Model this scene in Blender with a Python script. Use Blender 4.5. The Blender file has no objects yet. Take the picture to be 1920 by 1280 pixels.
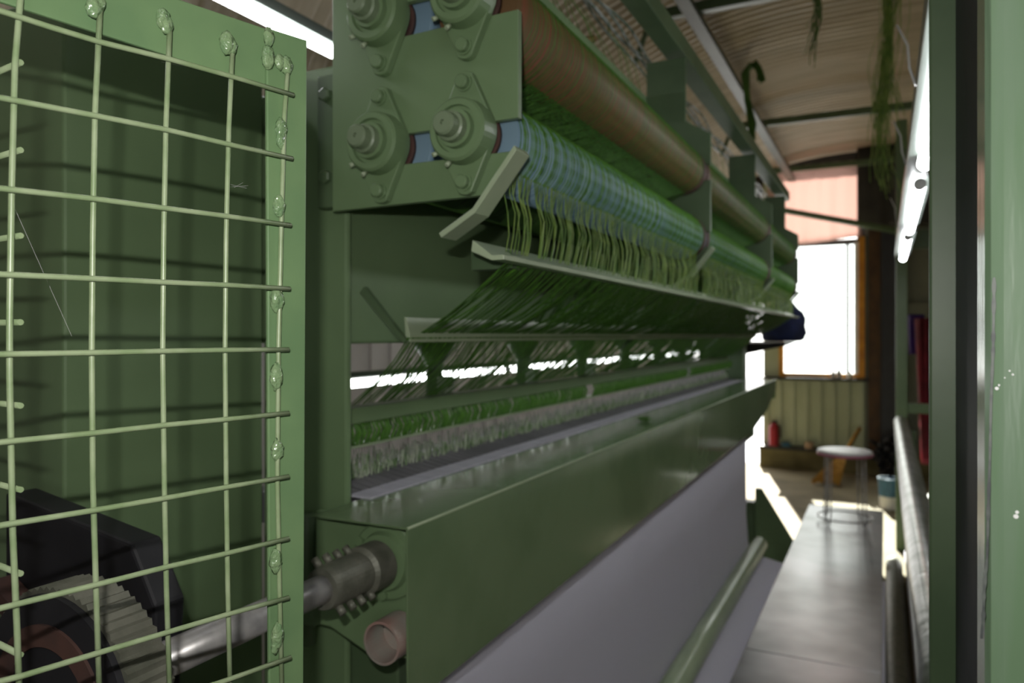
import bpy, bmesh, math, random
from mathutils import Vector, Matrix, noise
random.seed(7)
sc = bpy.context.scene
COL = sc.collection
CZ = 1.55                                  # camera height
F = 1400.0
TH = math.atan(0.5)
S_, C_ = math.sin(TH), math.cos(TH)

def ray(px, py):
    u = (px-960)/F; v = (628-py)/F
    return Vector((-S_+u*C_, C_+u*S_, v))
def on_wall(px, py, a, b, off=0.0):
    """point where a sight line meets the upright plane through ground points a, b"""
    r = ray(px, py)
    n = Vector((b[1]-a[1], -(b[0]-a[0])))
    n.normalize()
    t = (n.x*a[0]+n.y*a[1]+off)/(n.x*r.x+n.y*r.y)
    p = r*t
    return Vector((p.x, p.y, p.z+CZ))

# ------------------------------------------------------------ materials
def new_mat(name):
    m = bpy.data.materials.new(name); m.use_nodes = True
    nt = m.node_tree
    return m, nt, nt.nodes['Principled BSDF']
def srgb(r, g, b):
    f = lambda c: (c/255/12.92) if c/255 <= .04045 else ((c/255+.055)/1.055)**2.4
    return (f(r), f(g), f(b), 1)
def paint(name, c1, rough=.45, metal=0.0, c2=None, scale=6.0, bump=0.0, spec=.5, bscale=None, stretch=None):
    m, nt, bs = new_mat(name)
    bs.inputs['Roughness'].default_value = rough
    bs.inputs['Metallic'].default_value = metal
    bs.inputs['Specular IOR Level'].default_value = spec
    c1 = srgb(*c1)
    tc = nt.nodes.new('ShaderNodeTexCoord'); src = tc.outputs['Object']
    if stretch:
        mp = nt.nodes.new('ShaderNodeMapping'); mp.inputs['Scale'].default_value = stretch
        nt.links.new(src, mp.inputs['Vector']); src = mp.outputs['Vector']
    nz = nt.nodes.new('ShaderNodeTexNoise'); nz.inputs['Scale'].default_value = scale
    nz.inputs['Detail'].default_value = 5; nt.links.new(src, nz.inputs['Vector'])
    if c2 is None: c2 = tuple(x*.78 for x in c1[:3])+(1,)
    else: c2 = srgb(*c2)
    rp = nt.nodes.new('ShaderNodeValToRGB')
    rp.color_ramp.elements[0].position = .35; rp.color_ramp.elements[0].color = c2
    rp.color_ramp.elements[1].position = .62; rp.color_ramp.elements[1].color = c1
    nt.links.new(nz.outputs['Fac'], rp.inputs['Fac'])
    nt.links.new(rp.outputs['Color'], bs.inputs['Base Color'])
    if bump:
        n2 = nt.nodes.new('ShaderNodeTexNoise'); n2.inputs['Scale'].default_value = bscale or scale*6
        nt.links.new(src, n2.inputs['Vector'])
        b = nt.nodes.new('ShaderNodeBump'); b.inputs['Strength'].default_value = bump; b.inputs['Distance'].default_value = .004
        nt.links.new(n2.outputs['Fac'], b.inputs['Height']); nt.links.new(b.outputs['Normal'], bs.inputs['Normal'])
    return m
def emit(name, col, s):
    m, nt, bs = new_mat(name)
    bs.inputs['Base Color'].default_value = (*col, 1)
    bs.inputs['Emission Color'].default_value = (*col, 1)
    bs.inputs['Emission Strength'].default_value = s
    return m

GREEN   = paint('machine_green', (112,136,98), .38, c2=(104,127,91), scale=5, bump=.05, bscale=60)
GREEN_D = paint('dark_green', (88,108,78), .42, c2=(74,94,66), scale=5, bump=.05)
GREEN_L = paint('light_green', (164,178,148), .28, c2=(150,166,136), scale=9)
GUARD   = paint('guard_green', (112,140,98), .36, c2=(102,131,92), scale=12, bump=.06, bscale=70)
WIREM   = paint('wire_green', (150,165,130), .32, c2=(128,148,108), scale=40)
WELD    = paint('weld_green', (128,152,112), .08, c2=(110,140,100), scale=80, bump=.9, bscale=160, spec=.9)
POST    = paint('post_green', (104,124,102), .22, c2=(96,120,92), scale=7, bump=.12, bscale=18, stretch=(8,8,1))
SCRATCH = paint('scratched_steel', (58,62,62), .5, c2=(90,96,90), scale=90)
STEEL   = paint('steel', (176,174,172), .34, .35, c2=(140,140,140), scale=30)
STEELP  = paint('plate_steel', (176,176,176), .3, .7, c2=(150,150,150), scale=3)
CASTG   = paint('cast_grey', (120,120,108), .5, .3, c2=(96,98,86), scale=30, bump=.2)
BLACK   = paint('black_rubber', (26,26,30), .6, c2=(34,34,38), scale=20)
DARKS   = paint('dark_steel', (52,52,50), .6, c2=(42,42,40), scale=6)
BROWNB  = paint('brown_belt', (84,58,50), .7, c2=(64,46,42), scale=20)
PINKP   = paint('pink_pipe', (165,120,112), .45, c2=(150,150,140), scale=9)
YARN    = paint('yarn_green', (82,130,40), .5, c2=(54,98,26), scale=3, stretch=(30,60,1))
YARN_L  = paint('yarn_light', (124,150,62), .5, c2=(84,122,38), scale=30)
YARN_D  = paint('yarn_dark', (66,112,28), .6, c2=(44,84,18), scale=3, stretch=(30,60,1))
PILE    = paint('pile', (188,196,176), .7, c2=(84,126,60), scale=60, stretch=(1,1,.4))
CLOTH   = paint('cloth', (196,194,206), .8, c2=(180,178,192), scale=14, stretch=(1,6,.15))
REED    = paint('reed', (118,116,122), .55, c2=(100,98,104), scale=8)
CONC    = paint('concrete', (136,126,98), .85, c2=(108,98,72), scale=2, bump=.2)
OLIVE   = paint('olive_stone', (124,116,82), .9, c2=(96,90,60), scale=4, bump=.3)
ROOFM   = paint('roof_beige', (186,174,152), .42, c2=(164,150,126), scale=2.2, stretch=(.5,5,.5))
PINKW   = paint('wall_beige', (196,188,186), .7, c2=(186,176,172), scale=3)
ORANGE  = paint('orange_wood', (214,150,40), .5, c2=(186,122,30), scale=9)
WPANEL  = paint('wall_panel', (184,194,166), .5, c2=(172,182,152), scale=2)
GPANEL  = paint('grey_panel', (118,122,108), .6, c2=(104,108,96), scale=2)
WHITEP  = paint('white_paint', (228,228,226), .35, c2=(215,215,215), scale=5)
NAVY    = paint('navy_cloth', (24,34,72), .9, c2=(14,20,46), scale=12)
RED     = paint('red_paint', (170,30,48), .4, c2=(150,24,40), scale=8)
DKRED   = paint('dark_red_cloth', (110,22,36), .9, c2=(80,14,26), scale=10)
PURPLE  = paint('purple_cloth', (58,26,104), .9, c2=(42,18,80), scale=10)
BLUEP   = paint('blue_plastic', (60,110,140), .4, c2=(40,84,110), scale=8)
STRAW   = paint('straw', (196,150,64), .8, c2=(160,116,44), scale=30)
HOUS    = paint('lamp_housing', (104,112,106), .3, .3, c2=(90,98,92), scale=4)
GALV    = paint('galvanised', (160,162,158), .28, .6, c2=(118,122,112), scale=14, bump=.3, bscale=30)
TUBE    = emit('lamp_tube', (.96, .98, 1.0), 13.0)
TUBE_B  = emit('lamp_tube_far', (.95, 1.0, .97), 9.0)

# roller materials: fine rings of yarn wound on a coloured core
def ring_mat(name, ca, cb, scale, rough=.5):
    m, nt, bs = new_mat(name); bs.inputs['Roughness'].default_value = rough
    tc = nt.nodes.new('ShaderNodeTexCoord')
    mp = nt.nodes.new('ShaderNodeMapping'); mp.inputs['Scale'].default_value = (.6, scale, .6)
    nz = nt.nodes.new('ShaderNodeTexNoise'); nz.inputs['Scale'].default_value = 1; nz.inputs['Detail'].default_value = 6
    rp = nt.nodes.new('ShaderNodeValToRGB')
    rp.color_ramp.elements[0].position = .40; rp.color_ramp.elements[0].color = srgb(*ca)
    rp.color_ramp.elements[1].position = .58; rp.color_ramp.elements[1].color = srgb(*cb)
    nt.links.new(tc.outputs['Object'], mp.inputs[0]); nt.links.new(mp.outputs[0], nz.inputs['Vector'])
    nt.links.new(nz.outputs['Fac'], rp.inputs[0]); nt.links.new(rp.outputs[0], bs.inputs['Base Color'])
    return m
BLUER = ring_mat('blue_roller', (100,128,150), (126,152,166), 90)
BROWNR = ring_mat('brown_roller', (116,72,50), (92,78,46), 110)
GREENR = ring_mat('wound_roller', (50,84,26), (34,58,18), 110)

def tread_mat():
    m, nt, bs = new_mat('tread_plate')
    bs.inputs['Metallic'].default_value = .75; bs.inputs['Roughness'].default_value = .3
    tc = nt.nodes.new('ShaderNodeTexCoord')
    nz = nt.nodes.new('ShaderNodeTexNoise'); nz.inputs['Scale'].default_value = 4
    nt.links.new(tc.outputs['Object'], nz.inputs['Vector'])
    rp = nt.nodes.new('ShaderNodeValToRGB')
    rp.color_ramp.elements[0].position = .3; rp.color_ramp.elements[0].color = srgb(120,122,120)
    rp.color_ramp.elements[1].position = .7; rp.color_ramp.elements[1].color = srgb(164,164,166)
    nt.links.new(nz.outputs['Fac'], rp.inputs[0]); nt.links.new(rp.outputs[0], bs.inputs['Base Color'])
    def brk(rot):
        mp = nt.nodes.new('ShaderNodeMapping'); mp.inputs['Rotation'].default_value = (0,0,rot)
        mp.inputs['Scale'].default_value = (44, 30, 1)
        nt.links.new(tc.outputs['Object'], mp.inputs[0])
        v = nt.nodes.new('ShaderNodeTexVoronoi'); v.inputs['Scale'].default_value = 1; v.inputs['Randomness'].default_value = 0
        nt.links.new(mp.outputs[0], v.inputs['Vector']); return v
    a = brk(0.0); b = brk(math.pi/2)
    mx = nt.nodes.new('ShaderNodeMath'); mx.operation = 'MINIMUM'
    nt.links.new(a.outputs['Distance'], mx.inputs[0]); nt.links.new(b.outputs['Distance'], mx.inputs[1])
    r2 = nt.nodes.new('ShaderNodeMapRange'); r2.inputs['From Min'].default_value = .1; r2.inputs['From Max'].default_value = .38
    r2.inputs['To Min'].default_value = 1; r2.inputs['To Max'].default_value = 0
    nt.links.new(mx.outputs[0], r2.inputs['Value'])
    bu = nt.nodes.new('ShaderNodeBump'); bu.inputs['Strength'].default_value = 1.0; bu.inputs['Distance'].default_value = .006
    nt.links.new(r2.outputs[0], bu.inputs['Height']); nt.links.new(bu.outputs[0], bs.inputs['Normal'])
    return m
TREAD = tread_mat()

def sheer(name, col, tr=.6):
    m, nt, bs = new_mat(name)
    bs.inputs['Base Color'].default_value = srgb(*col); bs.inputs['Roughness'].default_value = .9
    t = nt.nodes.new('ShaderNodeBsdfTranslucent'); t.inputs['Color'].default_value = srgb(*col)
    mx = nt.nodes.new('ShaderNodeMixShader'); mx.inputs[0].default_value = tr
    nt.links.new(bs.outputs[0], mx.inputs[1]); nt.links.new(t.outputs[0], mx.inputs[2])
    nt.links.new(mx.outputs[0], nt.nodes['Material Output'].inputs['Surface'])
    return m
CURTAIN = sheer('pink_curtain', (218,196,190), .45)
CLOTHT = sheer('backing_weave', (222,220,232), .3)

# ------------------------------------------------------------ mesh building
class MB:
    def __init__(s): s.v = []; s.f = []; s.sm = []
    def add(s, vs, fs, smooth=False):
        k = len(s.v); s.v += [tuple(v) for v in vs]
        for f in fs: s.f.append(tuple(i+k for i in f)); s.sm.append(smooth)
        return s
    def box(s, x0, x1, y0, y1, z0, z1):
        vs = [(x,y,z) for x in (x0,x1) for y in (y0,y1) for z in (z0,z1)]
        return s.add(vs, [(0,1,3,2),(4,6,7,5),(0,4,5,1),(2,3,7,6),(0,2,6,4),(1,5,7,3)])
    def prism(s, poly, a, b, axis='y'):
        """polygon in the plane across the axis: (x,z) for y, (y,z) for x, (x,y) for z"""
        n = len(poly)
        def P(p, t):
            return (p[0],t,p[1]) if axis=='y' else ((t,p[0],p[1]) if axis=='x' else (p[0],p[1],t))
        vs = [P(p,a) for p in poly]+[P(p,b) for p in poly]
        fs = [tuple(range(n)), tuple(range(2*n-1,n-1,-1))]+[(i,i+n,(i+1)%n+n,(i+1)%n) for i in range(n)]
        return s.add(vs, fs)
    def hexa(s, p): # 8 corner points, bottom 4 then top 4
        return s.add(p, [(3,2,1,0),(4,5,6,7),(0,1,5,4),(1,2,6,5),(2,3,7,6),(3,0,4,7)])
    def tube(s, pts, r, n=8, cap=True, smooth=True):
        pts = [Vector(p) for p in pts]; m = len(pts)
        rs = r if isinstance(r, (list,tuple)) else [r]*m
        vs = []; up = None
        for i, p in enumerate(pts):
            d = (pts[min(i+1,m-1)]-pts[max(i-1,0)])
            if d.length < 1e-9: d = Vector((0,0,1))
            d.normalize()
            if up is None:
                up = Vector((0,0,1)) if abs(d.z) < .9 else Vector((1,0,0))
            a = up - d*up.dot(d)
            if a.length < 1e-4: a = Vector((1,0,0)) - d*d.x
            a.normalize(); up = a; b = d.cross(a)
            for k in range(n):
                t = 2*math.pi*k/n
                vs.append(p+(a*math.cos(t)+b*math.sin(t))*rs[i])
        fs = []
        for i in range(m-1):
            for k in range(n):
                fs.append((i*n+k, i*n+(k+1)%n, (i+1)*n+(k+1)%n, (i+1)*n+k))
        s.add(vs, fs, smooth)
        if cap:
            k0 = len(s.v)-len(vs)
            s.f.append(tuple(k0+i for i in range(n-1,-1,-1))); s.sm.append(False)
            s.f.append(tuple(k0+(m-1)*n+i for i in range(n))); s.sm.append(False)
        return s
    def cyl(s, p0, p1, r, n=24, r2=None):
        return s.tube([p0,p1], [r, r if r2 is None else r2], n)
    def lathe(s, c, axis, prof, n=32):
        """prof: list of (distance along axis, radius)"""
        c = Vector(c); ax = Vector(axis).normalized()
        a = Vector((0,0,1)) if abs(ax.z) < .9 else Vector((1,0,0))
        a = (a-ax*a.dot(ax)).normalized(); b = ax.cross(a)
        vs = []
        for h, r in prof:
            for k in range(n):
                t = 2*math.pi*k/n; vs.append(c+ax*h+(a*math.cos(t)+b*math.sin(t))*r)
        fs = [(i*n+k, i*n+(k+1)%n, (i+1)*n+(k+1)%n, (i+1)*n+k) for i in range(len(prof)-1) for k in range(n)]
        return s.add(vs, fs, False)
    def build(s, name, mat, parent=None, bevel=0, loc=None, smooth_angle=True):
        me = bpy.data.meshes.new(name)
        o0 = Vector(loc) if loc is not None else Vector((0,0,0))
        me.from_pydata([tuple(Vector(v)-o0) for v in s.v], [], s.f)
        me.polygons.foreach_set('use_smooth', s.sm)
        me.validate()
        bm = bmesh.new(); bm.from_mesh(me)
        if len(bm.faces) < 60000: bmesh.ops.recalc_face_normals(bm, faces=bm.faces)
        bm.to_mesh(me); bm.free()
        me.materials.append(mat)
        o = bpy.data.objects.new(name, me); COL.objects.link(o)
        if loc is not None: o.location = loc
        if parent is not None:
            o.parent = parent
            if loc is None: o.location = -parent.location if parent.parent is None else Vector((0,0,0))
        if bevel:
            b = o.modifiers.new('bevel','BEVEL'); b.width = bevel; b.segments = 2; b.limit_method = 'ANGLE'
        return o
# all meshes are written in world coordinates; a thing's empty sits at its base and parts are shifted by it
def thing(name, label, cat, loc=(0,0,0), group=None):
    o = bpy.data.objects.new(name, None); COL.objects.link(o); o.location = loc
    o.empty_display_size = .1
    o['label'] = label; o['category'] = cat
    if group: o['group'] = group
    return o
def tag(o, label, cat, group=None, kind=None):
    o['label'] = label; o['category'] = cat
    if group: o['group'] = group
    if kind: o['kind'] = kind
    return o
def struct(o): o['kind'] = 'structure'; return o
def Z(z): return z+CZ

# ============================================================ SETTING
# floor
struct(MB().box(-2.6,2.4,-1.8,9.4,-.1,0).build('floor', CONC))
# barrel roof of corrugated sheet, ribs running across
def roof():
    xc, a, b, z0 = -.1, 2.3, 2.08, CZ
    ny = 800; na = 44; y0, y1 = -1.7, 9.35; ex = 2/2.6
    vs = []; fs = []
    for i in range(ny+1):
        y = y0+(y1-y0)*i/ny
        w = .010*math.sin(2*math.pi*y/.085)
        for k in range(na+1):
            t = math.pi*k/na
            c, s = math.cos(t), math.sin(t); vs.append((xc-(a+w)*math.copysign(abs(c)**ex,c), y, z0+(b+w)*abs(s)**ex))
    for i in range(ny):
        for k in range(na):
            p = i*(na+1)+k; fs.append((p,p+1,p+na+2,p+na+1))
    m = MB(); m.add(vs, fs, True); o = m.build('ceiling', ROOFM)
    return struct(o)
roof()
# left wall below the roof spring
w = MB()
n = 250
for i in range(n):
    y0 = -1.7+(11.0)*i/n; y1 = -1.7+(11.0)*(i+1)/n
    d0 = .012 if (i//2)%2 else 0
    w.box(-2.5,-2.4+d0,y0,y1,0,CZ+.02)
struct(w.build('wall_left', PINKW))
struct(MB().box(2.2,2.3,-1.7,9.3,0,CZ+.02).build('wall_right', GPANEL))
w = MB(); w.box(-2.5,.5,-1.8,-1.7,0,3.7); w.box(1.3,2.3,-1.8,-1.7,0,3.7); w.box(.5,1.3,-1.8,-1.7,0,1.2); w.box(.5,1.3,-1.8,-1.7,1.9,3.7)
struct(w.build('wall_rear', GPANEL))
# far wall, Y = 9.3
Y1 = 9.3
w = MB()
w.box(-1.30,-1.12,Y1,Y1+.12,.23,3.5)
w.box(-1.12,-.20,Y1,Y1+.12,.23,1.03)
n = 30
for i in range(n):        # ribbed green sheet under the window
    x0 = -1.30+(1.09)*i/n
    if i%4 == 0: w.box(x0,x0+.06,Y1-.025,Y1,.25,1.02)
wf = w.build('wall_far', WPANEL); struct(wf)
w = MB(); w.box(-.204,2.2,Y1,Y1+.12,0,3.6)
for i in range(9): w.box(.02+i*.24,.03+i*.24,Y1-.01,Y1,.3,2.1)
w.box(-.18,.6,Y1-.05,Y1,1.78,1.90)
struct(w.build('wall_far', GPANEL))
w = MB(); w.box(-1.33,-.18,Y1+.01,Y1+.12,3.45,3.7); w.box(-2.5,-1.30,Y1,Y1+.12,2.75,3.7); w.box(-2.5,-2.15,Y1,Y1+.12,0,2.75); w.box(-.29,-.20,Y1+.01,Y1+.1,2.64,3.5)
struct(w.build('wall_far', DARKS))
w = MB(); w.box(-1.33,2.2,Y1-.12,Y1+.1,0,.22)
struct(w.build('baseboard_far', OLIVE))
w = MB(); w.box(-1.33,.1,Y1-.16,Y1+.1,.22,.255)
struct(w.build('trim_1', DARKS, bevel=.004))
w = MB(); w.box(-1.34,-.17,Y1-.10,Y1+.12,1.03,1.06)
struct(w.build('trim_2', DARKS, bevel=.004))
# timber wall column between window and the dark bay
w = MB(); w.box(-.17,-.05,Y1-.06,Y1,.255,3.5)
struct(w.build('trim_3', paint('brown_column',(84,58,30),.6,c2=(66,44,24),scale=9)))
w = MB(); w.box(-.04,.18,Y1-.14,Y1-.02,.0,3.5)
struct(w.build('trim_4', paint('blue_dark_column',(48,50,58),.5,c2=(40,42,50),scale=6)))
# window with orange frame
wn = MB()
wn.box(-1.12,-1.07,Y1-.03,Y1+.05,1.06,2.6)
wn.box(-.27,-.205,Y1-.04,Y1+.05,1.06,2.66)
wn.box(-1.07,-.27,Y1-.02,Y1+.05,1.06,1.11)
win = struct(wn.build('window_1', ORANGE, bevel=.004))
wn = MB(); wn.box(-.40,-.37,Y1-.01,Y1+.03,1.11,2.58); wn.box(-1.07,-.27,Y1-.01,Y1+.03,2.58,2.64)
wn.build('window_frame', DARKS, win)
wn = MB(); wn.box(-.315,-.272,Y1-.02,Y1+.04,1.11,2.6)
wn.build('window_jamb', WHITEP, win)
def glass():
    m, nt, bs = new_mat('window_glass')
    g = nt.nodes.new('ShaderNodeBsdfTransparent'); g.inputs[0].default_value = (.94,.97,.96,1)
    gl = nt.nodes.new('ShaderNodeBsdfGlossy'); gl.inputs['Roughness'].default_value = .02
    mx = nt.nodes.new('ShaderNodeMixShader'); mx.inputs[0].default_value = .05
    nt.links.new(g.outputs[0], mx.inputs[1]); nt.links.new(gl.outputs[0], mx.inputs[2])
    nt.links.new(mx.outputs[0], nt.nodes['Material Output'].inputs['Surface']); return m
GLASS = glass()
wn = MB(); wn.box(-1.07,-.27,Y1+.035,Y1+.041,1.06,2.6); wn.build('pane', GLASS, win)
# sheet of pink fabric hung over the upper light
def drape(x0,x1,z0a,z0b,z1,y,mat,name,amp=.012,fr=18,nx=40,nz=14):
    m = MB(); vs=[]; fs=[]
    for i in range(nx+1):
        s = i/nx; x = x0+(x1-x0)*s; zb = z0a+(z0b-z0a)*s
        for k in range(nz+1):
            q = k/nz; z = zb+(z1-zb)*q
            vs.append((x, y+amp*math.sin(fr*x+2*q)*(1.2-q)+amp*.5*math.sin(fr*2.3*x), z))
    for i in range(nx):
        for k in range(nz):
            p=i*(nz+1)+k; fs.append((p,p+1,p+nz+2,p+nz+1))
    m.add(vs,fs,True); o = m.build(name,mat)
    so = o.modifiers.new('thick','SOLIDIFY'); so.thickness=.002
    return o
c = drape(-1.25,-.24,2.56,2.66,3.52,Y1-.05,CURTAIN,'curtain')
tag(c,'pink fabric sheet hung over the upper half of the bright far window','curtain')
c = drape(-.28,.95,2.75,2.7,3.62,Y1-.2,DARKS,'blackout_sheet')
tag(c,'dark sheet hanging high on the far wall right of the pink one','sheet')
# roof beams and purlin
for i,(yb) in enumerate((4.30,6.90,8.95)):
    w = MB(); w.box(-1.17,1.0,yb-.03,yb+.03,Z(1.84),Z(1.90))
    if i<2:
        w.tube([(-1.16,yb,Z(1.86)),(-1.26,yb,Z(1.80)),(-1.33,yb,Z(1.62))],.018,6)
    struct(w.build('trim_%d'%(5+i), GREEN_D, bevel=.004))
w = MB(); w.box(-1.02,-.94,.8,9.28,Z(1.80),Z(1.84))
struct(w.build('trim_8', paint('purlin_grey',(74,84,72),.5,c2=(60,70,60),scale=4), bevel=.006))
w = MB(); w.tube([(-1.08,8.9,Z(1.42)),(.35,8.8,Z(1.03))],.035,8)
struct(w.build('trim_9', GREEN_D))

# ============================================================ TUFTING MACHINE
MY0, MY1 = 1.0, 4.9
mach = thing('tufting_machine','long green yarn tufting machine with feed rollers and sheet metal front cover','machine',(-.85,3.0,0))
XR, XL = -.545, -.695          # roller axes
ZLo, ZHi = Z(.293), Z(.49)
RR = .067
# side cabinet behind the guard
MB().box(-1.6,-1.0,.636,1.0,0,Z(.47)).build('side_cabinet', GREEN, mach, bevel=.004)
MB().box(-1.0,-.81,1.0,1.014,0,Z(.46)).build('end_frame', GREEN, mach, bevel=.006)
MB().box(-.80,-.70,4.64,4.72,0,.55).build('leg_brace', GREEN_D, mach, bevel=.003)
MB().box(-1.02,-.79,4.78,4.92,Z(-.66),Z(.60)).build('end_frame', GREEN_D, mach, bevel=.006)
# head beam
hb = MB(); hb.box(-1.08,-.822,1.02,4.78,Z(-.015),Z(.44))
hb.build('head_beam', GREEN, mach, bevel=.005)
# sloping upper panel that the plates are bolted to
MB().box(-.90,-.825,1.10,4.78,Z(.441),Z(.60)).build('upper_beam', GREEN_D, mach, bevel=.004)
# roller support plates
def plate(y, full):
    m = MB(); a, b = y, y+.012
    m.prism([(x,Z(z)) for x,z in [(-.80,.200),(-.515,.203),(-.463,.262),(-.72,.262),(-.72,.308),(-.465,.308),(-.465,.462),(-.72,.457),(-.72,.510),(-.465,.508),(-.465,.60),(-.54,.645),(-.54,.84),(-.66,.84),(-.66,.68),(-.80,.68)]], a, b)
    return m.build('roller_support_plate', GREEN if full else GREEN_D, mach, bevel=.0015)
def lip(y):
    m = MB(); pr = [(-.458,.262),(-.524,.180),(-.580,.148)]
    q = [(x,Z(z)) for x,z in pr]+[(x+.004,Z(z-.007)) for x,z in pr[::-1]]
    m.prism(q, y-.028, y+.014)
    return m.build('plate_lip', GREEN_L, mach, bevel=.001)
PY = (.95,2.25,3.60,4.76)
for i,y in enumerate(PY):
    plate(y, i==0); lip(y)
# bolted bracket strip left of the near plate
m = MB(); m.box(-.845,-.802,.965,.985,Z(.21),Z(.43)); br = m.build('mounting_strip', GREEN_D, mach, bevel=.003)
for z in (.26,.395):
    b = MB(); b.lathe((-.824,.965,Z(z)),(0,-1,0),[(0,0),(0,.012),(.008,.012),(.01,.009),(.01,0)],6); b.build('bolt', GREEN_D, mach)
m = MB()
for k in range(16):
    m.cyl((-.797+random.uniform(-.001,.001),.955,Z(.25+k*.008)),(-.797,.962,Z(.256+k*.008)),.004,6)
m.build('weld_seam', WELD, mach)
# flange bearings
def bearing(x, z, y=.95, first=[None]):
    if first[0] is None:
        root = bpy.data.objects.new('flange_bearing', None)
        m = MB()
        # lozenge flange with rounded ends
        poly = []
        for sgn in (1,-1):
            for k in range(9):
                t = math.radians(-40+80*k/8) + (0 if sgn>0 else math.pi)
                poly.append((.018*math.sin(t), .0 + (.072*sgn) + .018*math.cos(t)*1.0))
            for k in range(7):
                t = math.radians(62+56*k/6) + (0 if sgn>0 else math.pi)
                poly.append((.047*math.sin(t), .047*math.cos(t)))
        m.prism(poly, -.014, 0)
        fl = m.build('bearing_flange', GREEN, None, bevel=.002)
        m = MB(); m.lathe((0,0,0),(0,-1,0),[(.013,.0475),(.036,.0455),(.040,.042),(.040,.034),(.034,.033),(.034,.028),(.044,.027),(.044,.020),(.044,.0)],40)
        ho = m.build('bearing_housing', GREEN, None)
        m = MB(); m.lathe((0,0,0),(0,-1,0),[(.040,.022),(.056,.0215),(.058,.0185),(.058,.0175),(.072,.017),(.075,.0145),(.075,.0035),(.070,.003),(.070,0)],28)
        sh = m.build('shaft_end', paint('shaft_green',(118,134,106),.4), None)
        parts = [fl, ho, sh]
        for s in (1,-1):
            m = MB(); m.lathe((0,-.014,.072*s),(0,-1,0),[(0,.013),(.003,.013),(.003,.0105),(.011,.0105),(.013,.0085),(.013,0)],12)
            parts.append(m.build('bolt', GREEN, None))
        for a in (200,232):
            t = math.radians(a)
            m = MB(); m.cyl((.046*math.sin(t),-.028,.046*math.cos(t)),(.053*math.sin(t),-.034,.053*math.cos(t)),.0035,8)
            parts.append(m.build('grease_nipple', GREEN_L, None))
        COL.objects.link(root)
        for p in parts: p.parent = root
        first[0] = (root, parts)
        r = root
    else:
        root, parts = first[0]
        r = root.copy(); COL.objects.link(r)
        for p in parts:
            q = p.copy(); COL.objects.link(q); q.parent = r
    r.parent = mach; r.location = Vector((x,y,z))-mach.location
    return r
for x in (XR,XL):
    for z in (ZLo,ZHi): bearing(x, z)
# rollers
def roller(x, z, mat, label):
    m = MB(); m.cyl((x,.975,z),(x,4.75,z),RR,48)
    o = m.build('feed_roller', mat, mach); o['label'] = label
    for y in PY[:]:
        c = MB(); c.cyl((x,y+.0125,z),(x,y+(.045 if y>1 else .022),z),(RR+.002 if y>1 else .043),32); c.build('roller_end_ring', BROWNB, mach)
        if y > 1:
            c = MB(); c.cyl((x,y-.035,z),(x,y-.0005,z),RR+.002,32); c.build('roller_end_ring', BROWNB, mach)
    if x==XL:
        c = MB(); c.cyl((x,.9725,z),(x,1.02,z),RR+.001,32); c.build('roller_end_sleeve', BLUER, mach)
    return o
roller(XR,ZLo,BLUER,'blue roller with green yarn wound over it')
roller(XR,ZHi,BROWNR,'brown roller with green yarn wound over it')
roller(XL,ZLo,GREENR,'rear lower roller wound full with dark green yarn')
roller(XL,ZHi,GREENR,'rear upper roller wound full with dark green yarn')
# yarn guide bars
m = MB(); y0,y1 = .915,4.85
m.prism([(x,Z(z)) for x,z in [(-.522,.118),(-.490,.104),(-.470,.104),(-.470,.111),(-.489,.111),(-.520,.134)]], y0, y1)
g1 = m.build('yarn_guide_bar', GREEN_L, mach, bevel=.001)
m = MB()
for y in (2.2, 3.55): MB().box(-.512,-.478,y,y+.05,Z(.109),Z(.122)).build('guide_bar_joint', GREEN_L, mach)
MB().box(-.57,-.50,1.0,1.03,Z(.10),Z(.128)).build('guide_bar_bracket', GREEN_D, mach)
m = MB()
m.prism([(x,Z(z)) for x,z in [(-.712,-.012),(-.704,-.012),(-.704,.0),(-.712,.03),(-.716,.03)]], 1.03, 4.75)
m.build('yarn_guide_bar', GREEN_L, mach, bevel=.001)
m = MB(); m.prism([(x,Z(z)) for x,z in [(-.80,.072),(-.79,.082),(-.704,-.01),(-.712,-.012)]], 1.02, 1.03)
m.build('guide_bar_arm', GREEN_D, mach)
# needle bar and lower rails
m = MB(); m.box(-.885,-.842,1.02,4.6,Z(-.158),Z(-.130))
m.build('needle_bar', GREEN, mach, bevel=.002)
m = MB(); m.box(-.872,-.856,1.01,4.7,Z(-.205),Z(-.197)); m.build('thread_rail', GREEN_L, mach, bevel=.001)
for k in range(7):
    y = 1.46+k*.47
    m = MB(); m.tube([(-.93,y,Z(-.014)),(-.93,y,Z(-.03)),(-.93,y,Z(-.055)),(-.93,y,Z(-.07)),(-.93,y,Z(-.155))],[.048,.044,.026,.019,.019],20)
    m.build('push_rod', GREEN_D, mach)
    m = MB(); m.box(-.925,-.885,y-.012,y+.016,Z(-.145),Z(-.095)); m.build('rod_clamp', WHITEP, mach, bevel=.004)
# needles
m = MB()
for k in range(440):
    y = 1.02+k*.0082
    m.tube([(-.872,y,Z(-.157)),(-.872,y,Z(-.245))],.0011,4,cap=False)
o = m.build('needle', STEEL, mach); o['kind']='stuff'; o['label']='row of fine steel needles under the needle bar'
# bed: slatted reed plate
m = MB()
m.box(-1.05,-.822,1.01,4.78,Z(-.34),Z(-.285))
m.build('bed_plate', REED, mach)
m = MB(); y=1.02
while y < 4.76:
    m.prism([(-.915,Z(-.2848)),(-.836,Z(-.2848)),(-.836,Z(-.276)),(-.915,Z(-.262))], y, y+.021); y += .0265
o = m.build('reed_plate', REED, mach); o['label']='grey slatted reed plate'
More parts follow.
